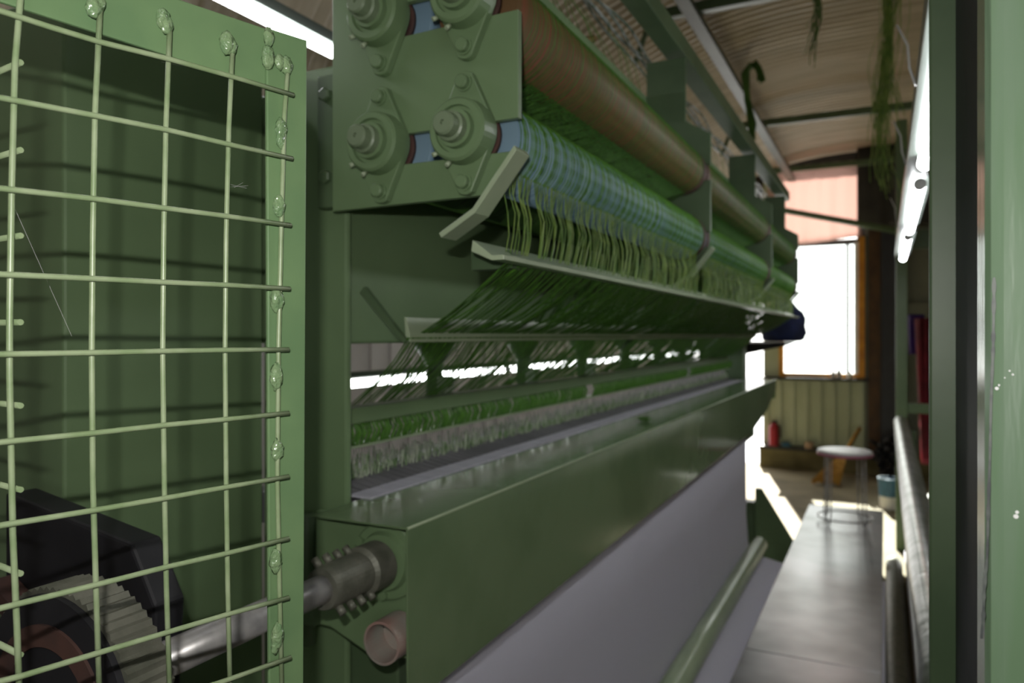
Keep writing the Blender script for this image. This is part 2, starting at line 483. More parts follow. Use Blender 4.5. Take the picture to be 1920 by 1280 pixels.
# front cover, open near end, cut far lower corner
t = .003
m = MB()
FX = -.62; BX = -.802; ZT = Z(-.28)
m.box(BX,FX,.90,4.98,ZT-t,ZT)
fp = [(.90,ZT-t),(.902,Z(-.60)),(.975,Z(-.541)),(4.0,Z(-.505)),(4.6,Z(-.44)),(4.98,Z(-.34)),(4.98,ZT-t)]
m.prism(fp, FX-t, FX, 'x')
m.box(BX,FX-t,4.975,4.98,Z(-.40),ZT-t)
COVER = paint('cover_green', (112,132,98), .13, c2=(96,118,84), scale=4, bump=.12, bscale=9)
fc = m.build('front_cover', COVER, mach, bevel=.0014)
MB().cyl((FX-.0005,.902,ZT-.001),(FX-.0005,4.975,ZT-.001),.0022,10).build('edge_highlight', GREEN_L, mach)  # thin pale rod paints a highlight along the cover's top front edge
# end plate carrying the lower bearing
m = MB(); m.prism([(x,Z(z)) for x,z in [(-.83,-.286),(-.626,-.286),(-.626,-.49),(-.72,-.50),(-.80,-.47),(-.83,-.47)]], .945, .957)
m.build('bed_end_plate', GREEN, mach, bevel=.002)
m = MB(); m.lathe((-.684,.945,Z(-.345)),(0,-1,0),[(0,.060),(.010,.060),(.012,.057),(.012,.046),(.022,.042),(.022,.0)],40)
m.build('lower_bearing', GREEN, mach)
for a in (30,150,270):
    t_ = math.radians(a); b=MB(); b.lathe((-.684+.051*math.cos(t_),.934,Z(-.345)+.051*math.sin(t_)),(0,-1,0),[(0,.008),(.008,.008),(.008,0)],6); b.build('bolt', GREEN, mach)
m = MB(); m.tube([(-.87,.97,Z(-.52)),(-.87,.97,Z(-.30))],.015,8); m.box(-.86,-.82,.93,.99,Z(-.47),Z(-.41)); m.build('end_plate_bracket', GREEN_D, mach, bevel=.003)
# lower bed body in shadow behind the cover
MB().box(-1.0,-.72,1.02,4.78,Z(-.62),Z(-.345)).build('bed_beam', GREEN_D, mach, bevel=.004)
# feet / gussets
m = MB(); m.prism([(-.70,0),(-.70,Z(-.92)),(-.665,Z(-.92)),(-.472,Z(-1.235)),(-.472,0)], 4.66, 4.70)
m.build('leg_gusset', GREEN, mach, bevel=.003)
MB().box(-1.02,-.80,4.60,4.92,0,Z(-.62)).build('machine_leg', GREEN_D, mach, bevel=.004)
# overhead rail and creel tubes
m = MB(); m.box(-.60,-.54,.9,5.0,Z(.845),Z(.90)); m.build('overhead_rail', GREEN_D, mach, bevel=.003)
m = MB()
m.box(-.665,-.66,.92,4.9,Z(.66),Z(.735)); m.build('upper_guide_strip', GREEN, mach)
m = MB(); m.box(-.625,-.605,.97,4.7,Z(.392),Z(.40)); m.build('rear_guide_strip', paint('tan_strip',(128,118,92),.6), mach)
# creel tube row with translucent yarn tubes beside the rail
m = MB()
for k in range(5):
    pts=[]; 
    for i in range(60):
        y=.95+i*.069
        pts.append((-.655-.012*k+.006*math.sin(i*.9+k), y, Z(.86+.012*math.sin(i*.5+2*k))))
    m.tube(pts,.004,5)
m.build('yarn_tube', paint('tube_plastic',(170,176,172),.25,c2=(80,100,76),scale=20), mach)
m = MB(); m.tube([(-.70,1.9,Z(.80)),(-.82,1.78,Z(.74))],.009,6); m.build('tie_rod', paint('tan_rod',(120,96,50),.6), mach)
# far control arm: black tray
m = MB(); m.hexa([Vector(p) for p in [(-.88,5.35,Z(-.135)),(-.60,5.2,Z(-.075)),(-.60,5.5,Z(-.06)),(-.88,5.6,Z(-.10)),(-.88,5.35,Z(-.055)),(-.55,5.2,Z(-.055)),(-.55,5.5,Z(-.045)),(-.88,5.6,Z(-.045))]])
m.box(-.9,-.86,4.93,5.36,Z(-.12),Z(-.07))
m.build('tray', BLACK, mach, bevel=.003)

# ------------------------------------------------------------ yarn (nobody could count it)
def strands(name, mat, n, path, r, label, parent=None, y0=1.03, y1=4.72, clump=.01, keep=None):
    m = MB()
    for k in range(n):
        y = y0+(y1-y0)*(k+random.uniform(-.4,.4))/n
        if any(abs(y-q) < .035 for q in PY): continue
        pts = path(y, k)
        m.tube(pts, r, 3, cap=False, smooth=True)
    o = m.build(name, mat)
    tag(o, label, 'yarn', kind='stuff')
    return o
def lerp(a,b,t): return a+(b-a)*t
def arc(cx,cz,r,a0,a1,n):
    return [(cx+r*math.cos(math.radians(lerp(a0,a1,i/(n-1)))), cz+r*math.sin(math.radians(lerp(a0,a1,i/(n-1))))) for i in range(n)]
def cy(y, amp, ph, fr=9): return amp*noise.noise(Vector((y*fr, ph, 0)))
# A: wound over the blue roller
def pA(y,k):
    p = [(XL+.02, y-.02, ZLo+RR+.004)]
    for x,z in arc(XR,ZLo,RR+.0008,112,-48,10): p.append((x,y+.003*math.sin(k),z))
    return [Vector(q) for q in p]
strands('yarn_sheet', YARN, 620, pA, .0009, 'green yarn wound over the lower blue roller', y0=.985)
def pA2(y,k):
    g = round(y/.034)*.034; g += .012*noise.noise(Vector((g*90,0,4))); y2 = lerp(y,g,random.uniform(.1,.75))+random.uniform(-.004,.004)
    w = cy(g,.03,1.7,16); j = random.uniform(-.004,.004)
    return [Vector(q) for q in [(XR+RR*.72,y,ZLo-RR*.72),(XR+RR*.66+j,lerp(y,y2,.5)+j*.6,ZLo-.082),(XR+.052+j*1.6,y2+w*.25+j,ZLo-.112),(XR+.054+j,y2+w*.7-.014,ZLo-.145),(-.490+j,y2+w-.03,Z(.121))]]
strands('yarn_sheet', YARN_L, 460, pA2, .00085, 'yellow green yarn ends falling in bunches from the blue roller to the pale guide bar', y0=.975)
# B: from first to second guide bar, sagging
def pB(y,k):
    g = round(y/.05)*.05; y=lerp(y,g,.35)
    j = random.uniform(-.012,.012); w = cy(y,.05,2.2,11); sag = random.uniform(.0,.02)+.03*abs(cy(g,1,7.7,6))
    a = Vector((-.488,y-.03,Z(.110))); b = Vector((-.700+j*.2,y+.05+w+j,Z(.004)))
    pts=[]
    for i in range(7):
        t=i/6; p=a.lerp(b,t); p.z -= sag*2*t*(1-t); p.y += .006*math.sin(5*t+k)
        pts.append(p)
    return pts
strands('yarn_sheet', YARN, 520, pB, .0011, 'green yarn slanting from the upper pale guide bar down to the lower one', y0=.975)
def pB2(y,k):
    j = random.uniform(-.02,.02); w = cy(y,.05,4.2,9)
    a = Vector((XL+.055,y,ZLo-.02)); b = Vector((-.725+j*.3,y+w+j,Z(.006)))
    return [a.lerp(b,t/4)+Vector((0.03*math.sin(math.pi*t/4),0,0)) for t in range(5)]
strands('yarn_sheet', YARN_D, 420, pB2, .0012, 'darker rear ply of green yarn hanging behind the slanting sheet', y0=1.55)
# C: second guide bar to needle bar
def pC(y,k):
    j = random.uniform(-.015,.015); w = cy(y,.06,8.2,9)
    a = Vector((-.702,y,Z(-.004))); b = Vector((-.862+j*.2,y+.05+w+j,Z(-.127)))
    return [a.lerp(b,t/3)+Vector((.012*math.sin(math.pi*t/3),0,0)) for t in range(4)]
strands('yarn_sheet', YARN, 780, pC, .0010, 'green yarn running from the lower guide bar to the needle bar', y0=1.02)
# D: needle bar to thread rail, dense
def pD(y,k):
    j = random.uniform(-.01,.01)
    return [Vector((-.850+j*.3,y,Z(-.159))),Vector((-.843,y+j,Z(-.175))),Vector((-.852,y+j*1.5,Z(-.198)))]
strands('yarn_sheet', YARN, 1300, pD, .0018, 'dense band of bright green yarn between needle bar and thread rail', y0=1.015)
# E: pile at the needles
m = MB()
for k in range(2600):
    y = random.uniform(1.015,4.7); x = -.90+random.uniform(-.02,.035); z0=Z(-.264); h=random.uniform(.012,.042)
    m.tube([(x,y,z0),(x+random.uniform(-.006,.006),y+random.uniform(-.01,.01),z0+h)],.0013,3,cap=False)
tag(m.build('tufted_pile', PILE),'pale speckled loops of tufted pile along the needle line','pile',kind='stuff')
# F: over the brown roller and to the rear roller below
def pF(y,k):
    p=[(-.655,y-.01,Z(.68))]
    for x,z in arc(XR,ZHi,RR+.0012,128,-60,10): p.append((x,y,z))
    p.append((XL+.01, y+.05+cy(y,.03,3.3), ZLo+RR+.002))
    return [Vector(q) for q in p]
strands('yarn_sheet', YARN_D, 380, pF, .00075, 'green yarn wound over the upper brown roller')
def pG(y,k):
    j=random.uniform(-.02,.02)
    a=Vector((XR+.01,y,ZHi-RR)); b=Vector((XL+.03,y-.12+j,ZLo+RR+.002))
    return [a.lerp(b,t/3) for t in range(4)]
strands('yarn_sheet', YARN_D, 620, pG, .0012, 'dark green yarn slanting between the brown and blue rollers', y0=1.14)
def pH(y,k):
    j=random.uniform(-.03,.03)
    a=Vector((-.66,y,Z(.73))); b=Vector((-.70+j,y-.05+j,Z(.86)))
    return [a,a.lerp(b,.5)+Vector((.01,0,0)),b]
strands('yarn_sheet', YARN, 60, pH, .0010, 'loose green yarn fed down from the overhead rail')
# little scrap of yarn on the cover
m = MB()
for k in range(26):
    a=Vector((-.70,2.36,ZT+.002)); p=[a+Vector((random.gauss(0,.012),random.gauss(0,.02),random.uniform(0,.012))) for _ in range(3)]
    m.tube(p,.0012,3,cap=False)
tag(m.build('yarn_scrap', YARN),'small tuft of green yarn lying on the front cover','yarn',kind='stuff')

# ------------------------------------------------------------ drive shaft and pulley
SX, SZ = -.684, Z(-.345)
sh = thing('drive_shaft','bright steel drive shaft with toothed pulley and clamp coupling behind the wire guard','shaft',(SX,.70,SZ))
MB().cyl((SX,.50,SZ),(SX,.92,SZ),.0195,32).build('shaft', STEEL, sh)
m = MB(); m.lathe((SX,.79,SZ),(0,1,0),[(0,.0195),(0,.028),(.008,.030),(.08,.030),(.085,.036),(.125,.036),(.125,.0195)],32)
m.build('coupling', CASTG, sh)
for k in range(4):
    for s in (1,-1):
        b=MB(); yy=.805+k*.022
        c0=Vector((SX+.016,yy,SZ-.024)) if s<0 else Vector((SX-.016,yy,SZ+.024))
        b.tube([c0,c0+Vector((.010*-s,0,.010*s))],.0055,8); b.build('bolt', CASTG, sh)
PX, PZ = SX-.03, SZ
pu = bpy.data.objects.new('belt_pulley', None); COL.objects.link(pu); pu.parent = sh; pu.location = -sh.location; pu['label'] = 'dark toothed pulley with grey rim'
m = MB(); prof=[]; poly=[]; N=72
for k in range(N*2):
    r=.112 if k%2 else .1085; t=2*math.pi*k/(N*2); poly.append((SX+r*math.cos(t),SZ+r*math.sin(t)))
m.prism(poly,.428,.47); m.build('toothed_rim', CASTG, pu)
m=MB(); m.lathe((SX,.4275,SZ),(0,-1,0),[(0,.106),(.006,.106),(.006,.0)],48); m.build('pulley_face', BLACK, pu)
m=MB(); m.lathe((SX,.4214,SZ),(0,-1,0),[(0,.080),(.003,.080),(.003,.060),(0,.060)],48); m.build('face_ring', BROWNB, pu)
m=MB(); m.lathe((SX,.472,SZ),(0,1,0),[(0,.055),(.03,.05),(.03,.03),(.05,.03),(.05,.0)],32); m.build('pulley_hub', CASTG, pu)
for a in (20,140,260):
    t_=math.radians(a); b=MB(); b.lathe((SX+.042*math.cos(t_),.50,SZ+.042*math.sin(t_)),(0,1,0),[(0,.009),(.012,.009),(.012,0)],6); b.build('bolt', CASTG, pu)
m = MB()  # motor and belt guard box to the left
bx = thing('belt_guard','black belt guard box with a brown belt at the lower left','guard',(-.86,.5,0))
m.prism([(-1.0,Z(-.60)),(-.74,Z(-.60)),(-.72,Z(-.30)),(-.76,Z(-.235)),(-1.0,Z(-.20))],.56,.60); m.build('guard_plate', BLACK, bx, bevel=.004)
m = MB(); m.prism([(-.98,Z(-.30)),(-.70,Z(-.44)),(-.70,Z(-.46)),(-.98,Z(-.325))],.53,.559); m.build('belt', BROWNB, bx)
MB().box(-.98,-.76,.54,.62,0,Z(-.60)).build('guard_stand', DARKS, bx)

# open end pipe under the cover
m = MB(); m.lathe((-.655,.885,Z(-.448)),(0,1,0),[(.045,0),(.045,.028),(0,.028),(0,.0315),(.05,.0315),(.05,0)],32)
tag(m.build('roller_tube', PINKP),'open-ended pinkish metal tube sticking out under the front cover','pipe')

# ------------------------------------------------------------ backing cloth
def cloth():
    m = MB(); prof = [(-.836,-.2735),(-.828,-.2735),(-.8235,-.279)]
    m.add([(-.850,1.02,Z(-.2745)),(-.826,1.02,Z(-.2735)),(-.826,4.76,Z(-.2735)),(-.850,4.76,Z(-.2745))],[(0,1,2,3)])
    return m
# hanging sheet, around the pipe, and off under the walkway
PRX, PRZ, PRR = -.605, .425, .043
prof = [(-.665, Z(-.40)),(-.665,.8),(-.664,.6),(-.6535,.46)]
prof += arc(PRX,PRZ,PRR+.004,190,272,7)
prof += [(-.56,.376),(-.45,.352),(-.2,.340),(.0,.335)]
ny=140; vs=[]; fs=[]; ys=[1.04+(4.12-1.04)*i/ny for i in range(ny+1)]
for y in ys:
    for i,(x,z) in enumerate(prof):
        wv = .0035*noise.noise(Vector((y*7,i*.15,0))) + .0015*noise.noise(Vector((y*23,i*.2,3)))
        vs.append((x+(wv if i<4 else 0), y, z+(wv*.6 if i>10 else 0)))
np_=len(prof)
for i in range(ny):
    for k in range(np_-1):
        p=i*np_+k; fs.append((p,p+1,p+np_+1,p+np_))
m=MB(); m.add(vs,fs,True); o=m.build('backing_cloth', CLOTHT)
tag(o,'pale grey woven backing cloth hanging below the front cover and passing round the pipe','cloth')
so=o.modifiers.new('t','SOLIDIFY'); so.thickness=.0012
m=MB(); m.box(-.8355,-.785,1.03,4.75,ZT+.0003,ZT+.0025)
tag(m.build('backing_cloth', CLOTH),'strip of white backing cloth lying on the rear edge of the front cover','cloth')
m=MB(); m.cyl((PRX,1.2,PRZ),(PRX,4.18,PRZ),PRR,28)
o=thing('guide_pipe','long green pipe near the floor that the cloth turns round','pipe',(PRX,2.7,0))
m.build('pipe', GREEN_L, o)
for y in (1.25,4.14):
    b=MB(); b.box(PRX-.02,PRX+.02,y-.02,y+.02,0,PRZ-PRR-.01); b.build('stand', GREEN_D, o)
# ------------------------------------------------------------ walkway
wk = thing('walkway_platform','grey steel chequer plate walkway running beside the machine','platform',(-.24,3.5,0))
for k,(a,b) in enumerate(((1.35,2.86),(2.865,5.5))):
    m=MB(); m.box(-.465,-.012,a,b,.378,.39); m.build('deck_plate', TREAD, wk, bevel=.0015)
m=MB(); m.box(-.462,-.458,1.35,5.5,.352,.378); m.box(-.016,-.012,1.35,5.5,.30,.378)
m.build('side_rail', STEELP, wk)
for y in (1.5,3.4,5.4):
    for x in (-.44,-.04):
        m=MB(); m.box(x-.018,x+.018,y-.018,y+.018,0,.378 if x>-.1 else .33); m.build('leg', DARKS, wk)

# ------------------------------------------------------------ stool
SXc, SYc = -.225, 5.06
st = thing('stool','round stool with white seat and thin steel legs at the far end of the walkway','stool',(SXc,SYc,.39))
m=MB(); m.lathe((SXc,SYc,.39+.425),(0,0,1),[(0,0),(0,.150),(.012,.158),(.022,.154),(.026,.14),(.026,0)],40)
m.build('seat', WHITEP, st)
m=MB(); m.lathe((SXc,SYc,.39+.418),(0,0,1),[(0,.150),(0,.160),(.012,.161),(.012,.150)],40); m.build('seat_rim', paint('pink_rim',(206,120,150),.4), st)
for k in range(4):
    a=math.radians(45+90*k+8); m=MB()
    for d in (-.12,.12):
        c,s=math.cos(a+d),math.sin(a+d)
        m.tube([(SXc+.135*c,SYc+.135*s,.39+.42),(SXc+.143*c,SYc+.143*s,.39+.05),(SXc+.146*math.cos(a+d*.6),SYc+.146*math.sin(a+d*.6),.39+.004)],.0042,8)
    m.build('leg', STEEL, st)
m=MB(); m.tube([(SXc+.158*math.cos(2*math.pi*k/40),SYc+.158*math.sin(2*math.pi*k/40),.39+.035) for k in range(41)],.0045,8,cap=False)
m.build('foot_ring', STEEL, st)

# ------------------------------------------------------------ wire guard door in the foreground
GA, GB = (-.530,.294), (-.479,.512)
gd = thing('wire_mesh_guard','pale green welded wire mesh guard door standing in the foreground left','guard',(GB[0],GB[1],0))
rows = [[(0,20),(92,50),(185,78),(315,110),(430,142),(550,178)],
 [(0,183),(180,217),(312,243),(427,270),(548,297)],
 [(0,353),(172,372),(308,390),(424,405),(545,422)],
 [(0,514),(172,522),(307,529),(422,534),(543,541)],
 [(0,664),(172,661),(305,658),(422,656),(541,655)],
 [(0,829),(172,812),(306,797),(422,786),(541,774)],
 [(0,985),(172,957),(307,934),(424,913),(541,893)],
 [(0,1140),(180,1096),(310,1063),(425,1037),(541,1009)],
 [(0,1277),(40,1267),(180,1225),(310,1186),(424,1152),(541,1120)],
 [(250,1326),(410,1280),(545,1232)]]
cols = [[(40,-60),(38,0),(28,120),(22,350),(18,600),(18,700),(24,1000),(32,1180),(37,1320)],
 [(188,8),(178,215),(174,440),(172,660),(174,900),(180,1100),(187,1320)],
 [(318,55),(311,240),(307,440),(305,660),(308,900),(312,1100),(319,1320)],
 [(436,92),(429,240),(424,440),(422,660),(424,900),(427,1100),(432,1320)],
 [(541,112),(533,220),(527,440),(522,660),(520,900),(524,1100),(529,1320)]]
WR=.0021
def ext(r):  # let the wires run on past the left edge of the frame
    if r[0][0]!=0: return r
    (x0,y0),(x1,y1)=r[0],r[1]; s=(y1-y0)/(x1-x0)
    return [(-60,y0-60*s)]+r
for r in rows:
    m=MB(); m.tube([on_wall(x,y,GA,GB,WR*2+.0002) for x,y in ext(r)],WR,10); m.build('horizontal_wire', WIREM, gd)
for c in cols:
    m=MB(); m.tube([on_wall(x,y,GA,GB,0) for x,y in c],WR,10); m.build('vertical_wire', WIREM, gd)
# frame members: slabs just behind the wires
dirw = Vector((GB[0]-GA[0],GB[1]-GA[1],0)).normalized(); nrm = Vector((-dirw.y,dirw.x,0))  # away from the camera side
if nrm.dot(ray(500,628))<0: nrm=-nrm
def slab(name, quad, th, off, mat, parent, bev=.0012):
    p=[on_wall(x,y,GA,GB)+nrm*off for x,y in quad]; q=[a+nrm*th for a in p]
    m=MB(); m.hexa(p+q); return m.build(name, mat, parent, bevel=bev)
slab('stile',[(503,50),(579,74),(572,1340),(508,1340)],.004,WR+.0003,GUARD,gd)
slab('top_rail',[(-80,-150),(579,74),(508,160),(-80,-30)],.004,WR+.0045,GUARD,gd)
def blob(px,py,r,sx=1,sz=1.5):
    c=on_wall(px,py,GA,GB)
    m=MB(); vs=[];fs=[]; nu,nv=14,9
    for i in range(nv+1):
        th=math.pi*i/nv
        for k in range(nu):
            ph=2*math.pi*k/nu
            d=1+.28*noise.noise(Vector((math.sin(th)*math.cos(ph)*2.2+px,math.sin(th)*math.sin(ph)*2.2,math.cos(th)*2.2+py)))
            v=dirw*(r*sx*d*math.sin(th)*math.cos(ph))+nrm*(r*.7*d*math.sin(th)*math.sin(ph))+Vector((0,0,r*sz*d*math.cos(th)))
            vs.append(c+v)
    for i in range(nv):
        for k in range(nu): fs.append((i*nu+k,i*nu+(k+1)%nu,(i+1)*nu+(k+1)%nu,(i+1)*nu+k))
    m.add(vs,fs,True); m.build('weld_bead', WELD, gd)
for b in [(176,14,.006,1,1.3),(184,4,.005),(306,35,.0055),(312,46,.005),(426,80,.0065),(434,86,.005),(504,70,.005,1,1.6),(503,108,.006,1,1.8),(524,116,.005,1,1.4),(537,122,.006,1,1.4),(527,240,.0055,1,1.7),(526,262,.004,1,2),(523,386,.006,1,1.6),(519,562,.0065,1,1.7),(518,706,.006,1,2),(520,843,.006,1,1.6),(517,1052,.0058,1,1.9),(520,1192,.006,1,2.0),(516,1214,.004)]:
    blob(*b)
# stubs of the side mesh returning to the left of the corner wire
for y in (118,282,442,604,760,917,1074,1226):
    a=on_wall(34,y,GA,GB,-WR*1.5); s=(628-y)/1400
    b=a+Vector((-.16,.02,0)); 
    m=MB(); m.tube([a+Vector((.003,0,0)),b],WR,8); m.build('return_wire', WIREM, gd)
# cobweb threads
MBw=MB()
def lin(a,b): MBw.tube([on_wall(*a,GA,GB)+nrm*.02,on_wall(*b,GA,GB)+nrm*.03],.00012,3,cap=False)
lin((40,370),(165,630)); lin((325,105),(430,118)); lin((450,345),(500,340)); lin((455,340),(498,345)); lin((462,346),(490,334))
tag(MBw.build('cobweb', WHITEP),'fine cobweb threads strung across the wire guard','cobweb',kind='stuff')

# ------------------------------------------------------------ near posts on the right
cp = thing('built_up_column','big light green steel column standing close on the right','column',(.12,.6,0))
m=MB(); m.box(.0555,.25,.54,.60,0,3.2); m.build('front_box_section', POST, cp, bevel=.009)
m=MB(); m.box(.0495,.25,1.075,1.09,0,3.2); m.build('rear_flange', GREEN_D, cp, bevel=.003)
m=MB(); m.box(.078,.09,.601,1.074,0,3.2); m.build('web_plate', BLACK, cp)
# scratch line and chips on the face
m=MB()
def onf(px,py,Yp=.5399):
    r=ray(px,py); t=Yp/r.y; return Vector((r.x*t,r.y*t,r.z*t+CZ))
pts=[(1864,520),(1863,600),(1862,660),(1858,760),(1856,860),(1853,960),(1851,1040),(1845,1110),(1844,1150),(1840,1202)]
pp=[onf(x,y) for x,y in pts]; full=[]
for i in range(len(pp)-1):
    for k in range(10): full.append(pp[i].lerp(pp[i+1],k/10))
vs=[];fs=[]
for i,p in enumerate(full):
    wd=.0006+.0012*abs(noise.noise(Vector((i*.23,0,0)))); vs+= [(p.x-wd,p.y,p.z),(p.x+wd,p.y,p.z),(p.x+wd,p.y+.0008,p.z),(p.x-wd,p.y+.0008,p.z)]
for i in range(len(full)-1):
    a=i*4; fs+=[(a,a+1,a+5,a+4),(a+1,a+2,a+6,a+5),(a+2,a+3,a+7,a+6),(a+3,a,a+4,a+7)]
m.add(vs,fs); m.build('scratch', SCRATCH, cp)
m=MB()
for px,py,r in [(1869,728,.0012),(1873,722,.0007),(1893,695,.0006),(1899,702,.0007),(1884,708,.0005),(1905,968,.0016),(1907,960,.0012)]:
    c=onf(px,py); m.lathe(c,(0,-1,0),[(-.0004,r),(.0003,r*.8),(.0003,0)],8)
m.build('paint_chip', WHITEP, cp)

# rack beyond on the right: far post, cross bars
rk = thing('steel_rack','green steel rack frame at the back right beyond the lamps','rack',(.2,6.1,0))
MB().box(.068,.142,6.05,6.12,0,3.1).build('post', GREEN, rk, bevel=.004)
MB().box(1.0,1.07,6.05,6.12,0,3.1).build('post', GREEN, rk, bevel=.004)
MB().box(.142,1.0,6.06,6.11,Z(-.56),Z(-.49)).build('crossbar', GREEN, rk, bevel=.003)
MB().box(.142,1.0,6.06,6.11,Z(.62),Z(.75)).build('crossbar', GREEN_D, rk, bevel=.003)
# wrapped pipe / roll
def tilted(name,a,b,r,mat,label,cat,n=32):
    m=MB(); pts=[Vector(a).lerp(Vector(b),i/20) for i in range(21)]
    m.tube(pts,[r*(1+.03*noise.noise(Vector((i*1.3,r,0)))) for i in range(21)],n)
    return tag(m.build(name,mat),label,cat)
tilted('wrapped_roll',(.098,5.98,Z(-.62)),(.098,1.3,Z(-.62)),.047,GALV,'shiny silver wrapped roll lying level along the right rack','roll')
for y,l in ((5.9,'far green stand under the silver wrapped roll by the rack post'),(1.35,'near green stand under the silver wrapped roll')):
    m=MB(); m.box(.16,.19,y,y+.04,0,Z(-.69)); m.box(.06,.19,y,y+.04,Z(-.69),Z(-.668)); tag(m.build('roll_stand', GREEN_D, bevel=.003),l,'stand')
tilted('floor_roll',(.050,5.5,.052),(.050,1.3,.052),.05,CASTG,'dull brown-grey pipe lying on the floor right of the walkway','pipe')
tilted('floor_roll',(.185,5.7,.072),(.185,1.3,.072),.07,CLOTH,'pale grey cloth roll lying on the floor beyond the dull pipe','roll')
m=MB(); m.box(.20,.34,6.2,6.35,0,.36); m.box(.205,.335,6.205,6.345,.36,.37)
tag(m.build('carton', WHITEP, bevel=.004),'small white carton standing on the floor below the silver roll','box')
m=MB(); m.box(.30,.46,6.055,6.2,Z(-.49),Z(-.41)); tag(m.build('carton', WHITEP, bevel=.004),'white carton lying on the green rack crossbar','box')
# hanging cloths
def hang(x0,x1,z0,z1,y,mat,label,narrow=.5):
    m=MB(); vs=[];fs=[]; nx,nz=16,20
    for k in range(nz+1):
        q=k/nz; z=z1+(z0-z1)*q; w=1-(1-narrow)*q
        for i in range(nx+1):
            s=i/nx-.5; vs.append(((x0+x1)/2+(x1-x0)*s*w, y+.025*math.sin(s*22+q*2), z))
    for k in range(nz):
        for i in range(nx):
            p=k*(nx+1)+i; fs.append((p,p+1,p+nx+2,p+nx+1))
    m.add(vs,fs,True); o=m.build('hanging_cloth',mat); so=o.modifiers.new('s','SOLIDIFY'); so.thickness=.01
    return tag(o,label,'cloth')
hang(.165,.27,Z(-.15),Z(.16),6.6,PURPLE,'purple cloth hanging behind the rack post',.8)
hang(.21,.37,Z(-.98),Z(.13),6.5,DKRED,'dark red cloth hanging long beside the purple one',.45)
hang(.34,.50,Z(-.6),Z(.16),6.7,paint('olive_cloth',(70,76,46),.9),'olive cloth hanging right of the dark red one',.6)
# dark junk, blue carton, broom, extinguisher
m=MB()
for k in range(40):
    c=Vector((-.06+random.uniform(-.02,.14),8.98+random.uniform(-.1,.1),.02+random.uniform(0,.42)))
    m.tube([c,c+Vector((random.uniform(-.1,.1),random.uniform(-.05,.05),random.uniform(-.02,.08)))],random.uniform(.012,.035),6)
tag(m.build('cable_heap', BLACK),'black tangle of cables heaped at the foot of the dark far column','cable',kind='stuff')
bk=thing('bucket','blue and white plastic bucket on the floor past the walkway end','bucket',(.035,7.5,0))
m=MB(); m.lathe((.035,7.5,0),(0,0,1),[(0,0),(0,.082),(.11,.086),(.11,0)],24); m.build('bucket_base', WHITEP, bk)
m=MB(); m.lathe((.035,7.5,.11),(0,0,1),[(0,.087),(.15,.095),(.16,.10),(.16,.09),(.14,.085),(.14,0)],24); m.build('bucket_wall', BLUEP, bk)
br=thing('broom','yellow straw broom leaning against the far column','broom',(-.55,8.6,0))
a=ray(1548,925); b=ray(1612,803); 
a=a*(8.3/a.y)+Vector((0,0,CZ)); b=b*(9.17/b.y)+Vector((0,0,CZ))
a.z=max(a.z,.02)
m=MB(); m.tube([a.lerp(b,.5),b],.022,8); m.build('handle', STRAW, br)
m=MB(); d=(b-a)
for k in range(50):
    e=a+Vector((random.uniform(-.13,.13),random.uniform(-.04,.04),random.uniform(0,.03))); m.tube([a.lerp(b,.55),a.lerp(b,.35)+(e-a)*.5,e],.009,4)
m.build('bristles', STRAW, br)
fe=thing('fire_extinguisher','small red fire extinguisher standing on the far wall ledge','fire extinguisher',(-1.17,9.15-.0,.255))
m=MB(); m.lathe((-1.17,9.2,.255),(0,0,1),[(0,0),(0,.055),(.22,.055),(.26,.03),(.27,0)],20); m.build('cylinder', RED, fe)
m=MB(); m.box(-1.19,-1.13,9.19,9.21,.52,.55); m.tube([(-1.17,9.2,.52),(-1.10,9.2,.48),(-1.10,9.2,.35)],.01,6); m.build('valve', BLACK, fe)
m=MB(); m.lathe((-.78,9.17,.255),(0,0,1),[(0,0),(0,.05),(.07,.045),(.07,0)],14); tag(m.build('cup', paint('tan_cup',(190,160,130),.5)),'small tan cup on the far ledge','cup')
m=MB(); m.box(-1.08,-.98,9.15,9.25,.255,.30); tag(m.build('rag', BLUEP, bevel=.02),'crumpled blue rag beside the fire extinguisher','rag')
for x,h in ((-.53,.09),(-.47,.11),(-.36,.08)):
    m=MB(); m.lathe((x,9.22,1.06),(0,0,1),[(0,0),(0,.028),(h*.7,.028),(h*.8,.014),(h,.014),(h,0)],14)
    tag(m.build('bottle', STEELP if x!=-.36 else WHITEP),{-.53:'leftmost small grey bottle on the window sill',-.47:'taller middle grey bottle on the window sill',-.36:'rightmost white bottle on the window sill'}[x],'bottle',group='bottles on the window sill')
# navy bundle on the tray
m=MB(); vs=[];fs=[]; nu,nv=20,12; c=Vector((-.62,5.36,Z(.06)))
for i in range(nv+1):
    th=math.pi*i/nv
    for k in range(nu):
        ph=2*math.pi*k/nu; d=1+.12*noise.noise(Vector((math.cos(ph)*2,math.sin(ph)*2,th*2)))
        x,y,z=.14*d*math.sin(th)*math.cos(ph),.12*d*math.sin(th)*math.sin(ph),.18*d*math.cos(th)
        vs.append(c+Vector((x*(1.12 if z<0 else 1),y,max(z,-.102))))
for i in range(nv):
    for k in range(nu): fs.append((i*nu+k,i*nu+(k+1)%nu,(i+1)*nu+(k+1)%nu,(i+1)*nu+k))
m.add(vs,fs,True); tag(m.build('cloth_bundle', NAVY),'navy blue cloth bundle resting on the black tray at the machine end','bundle')

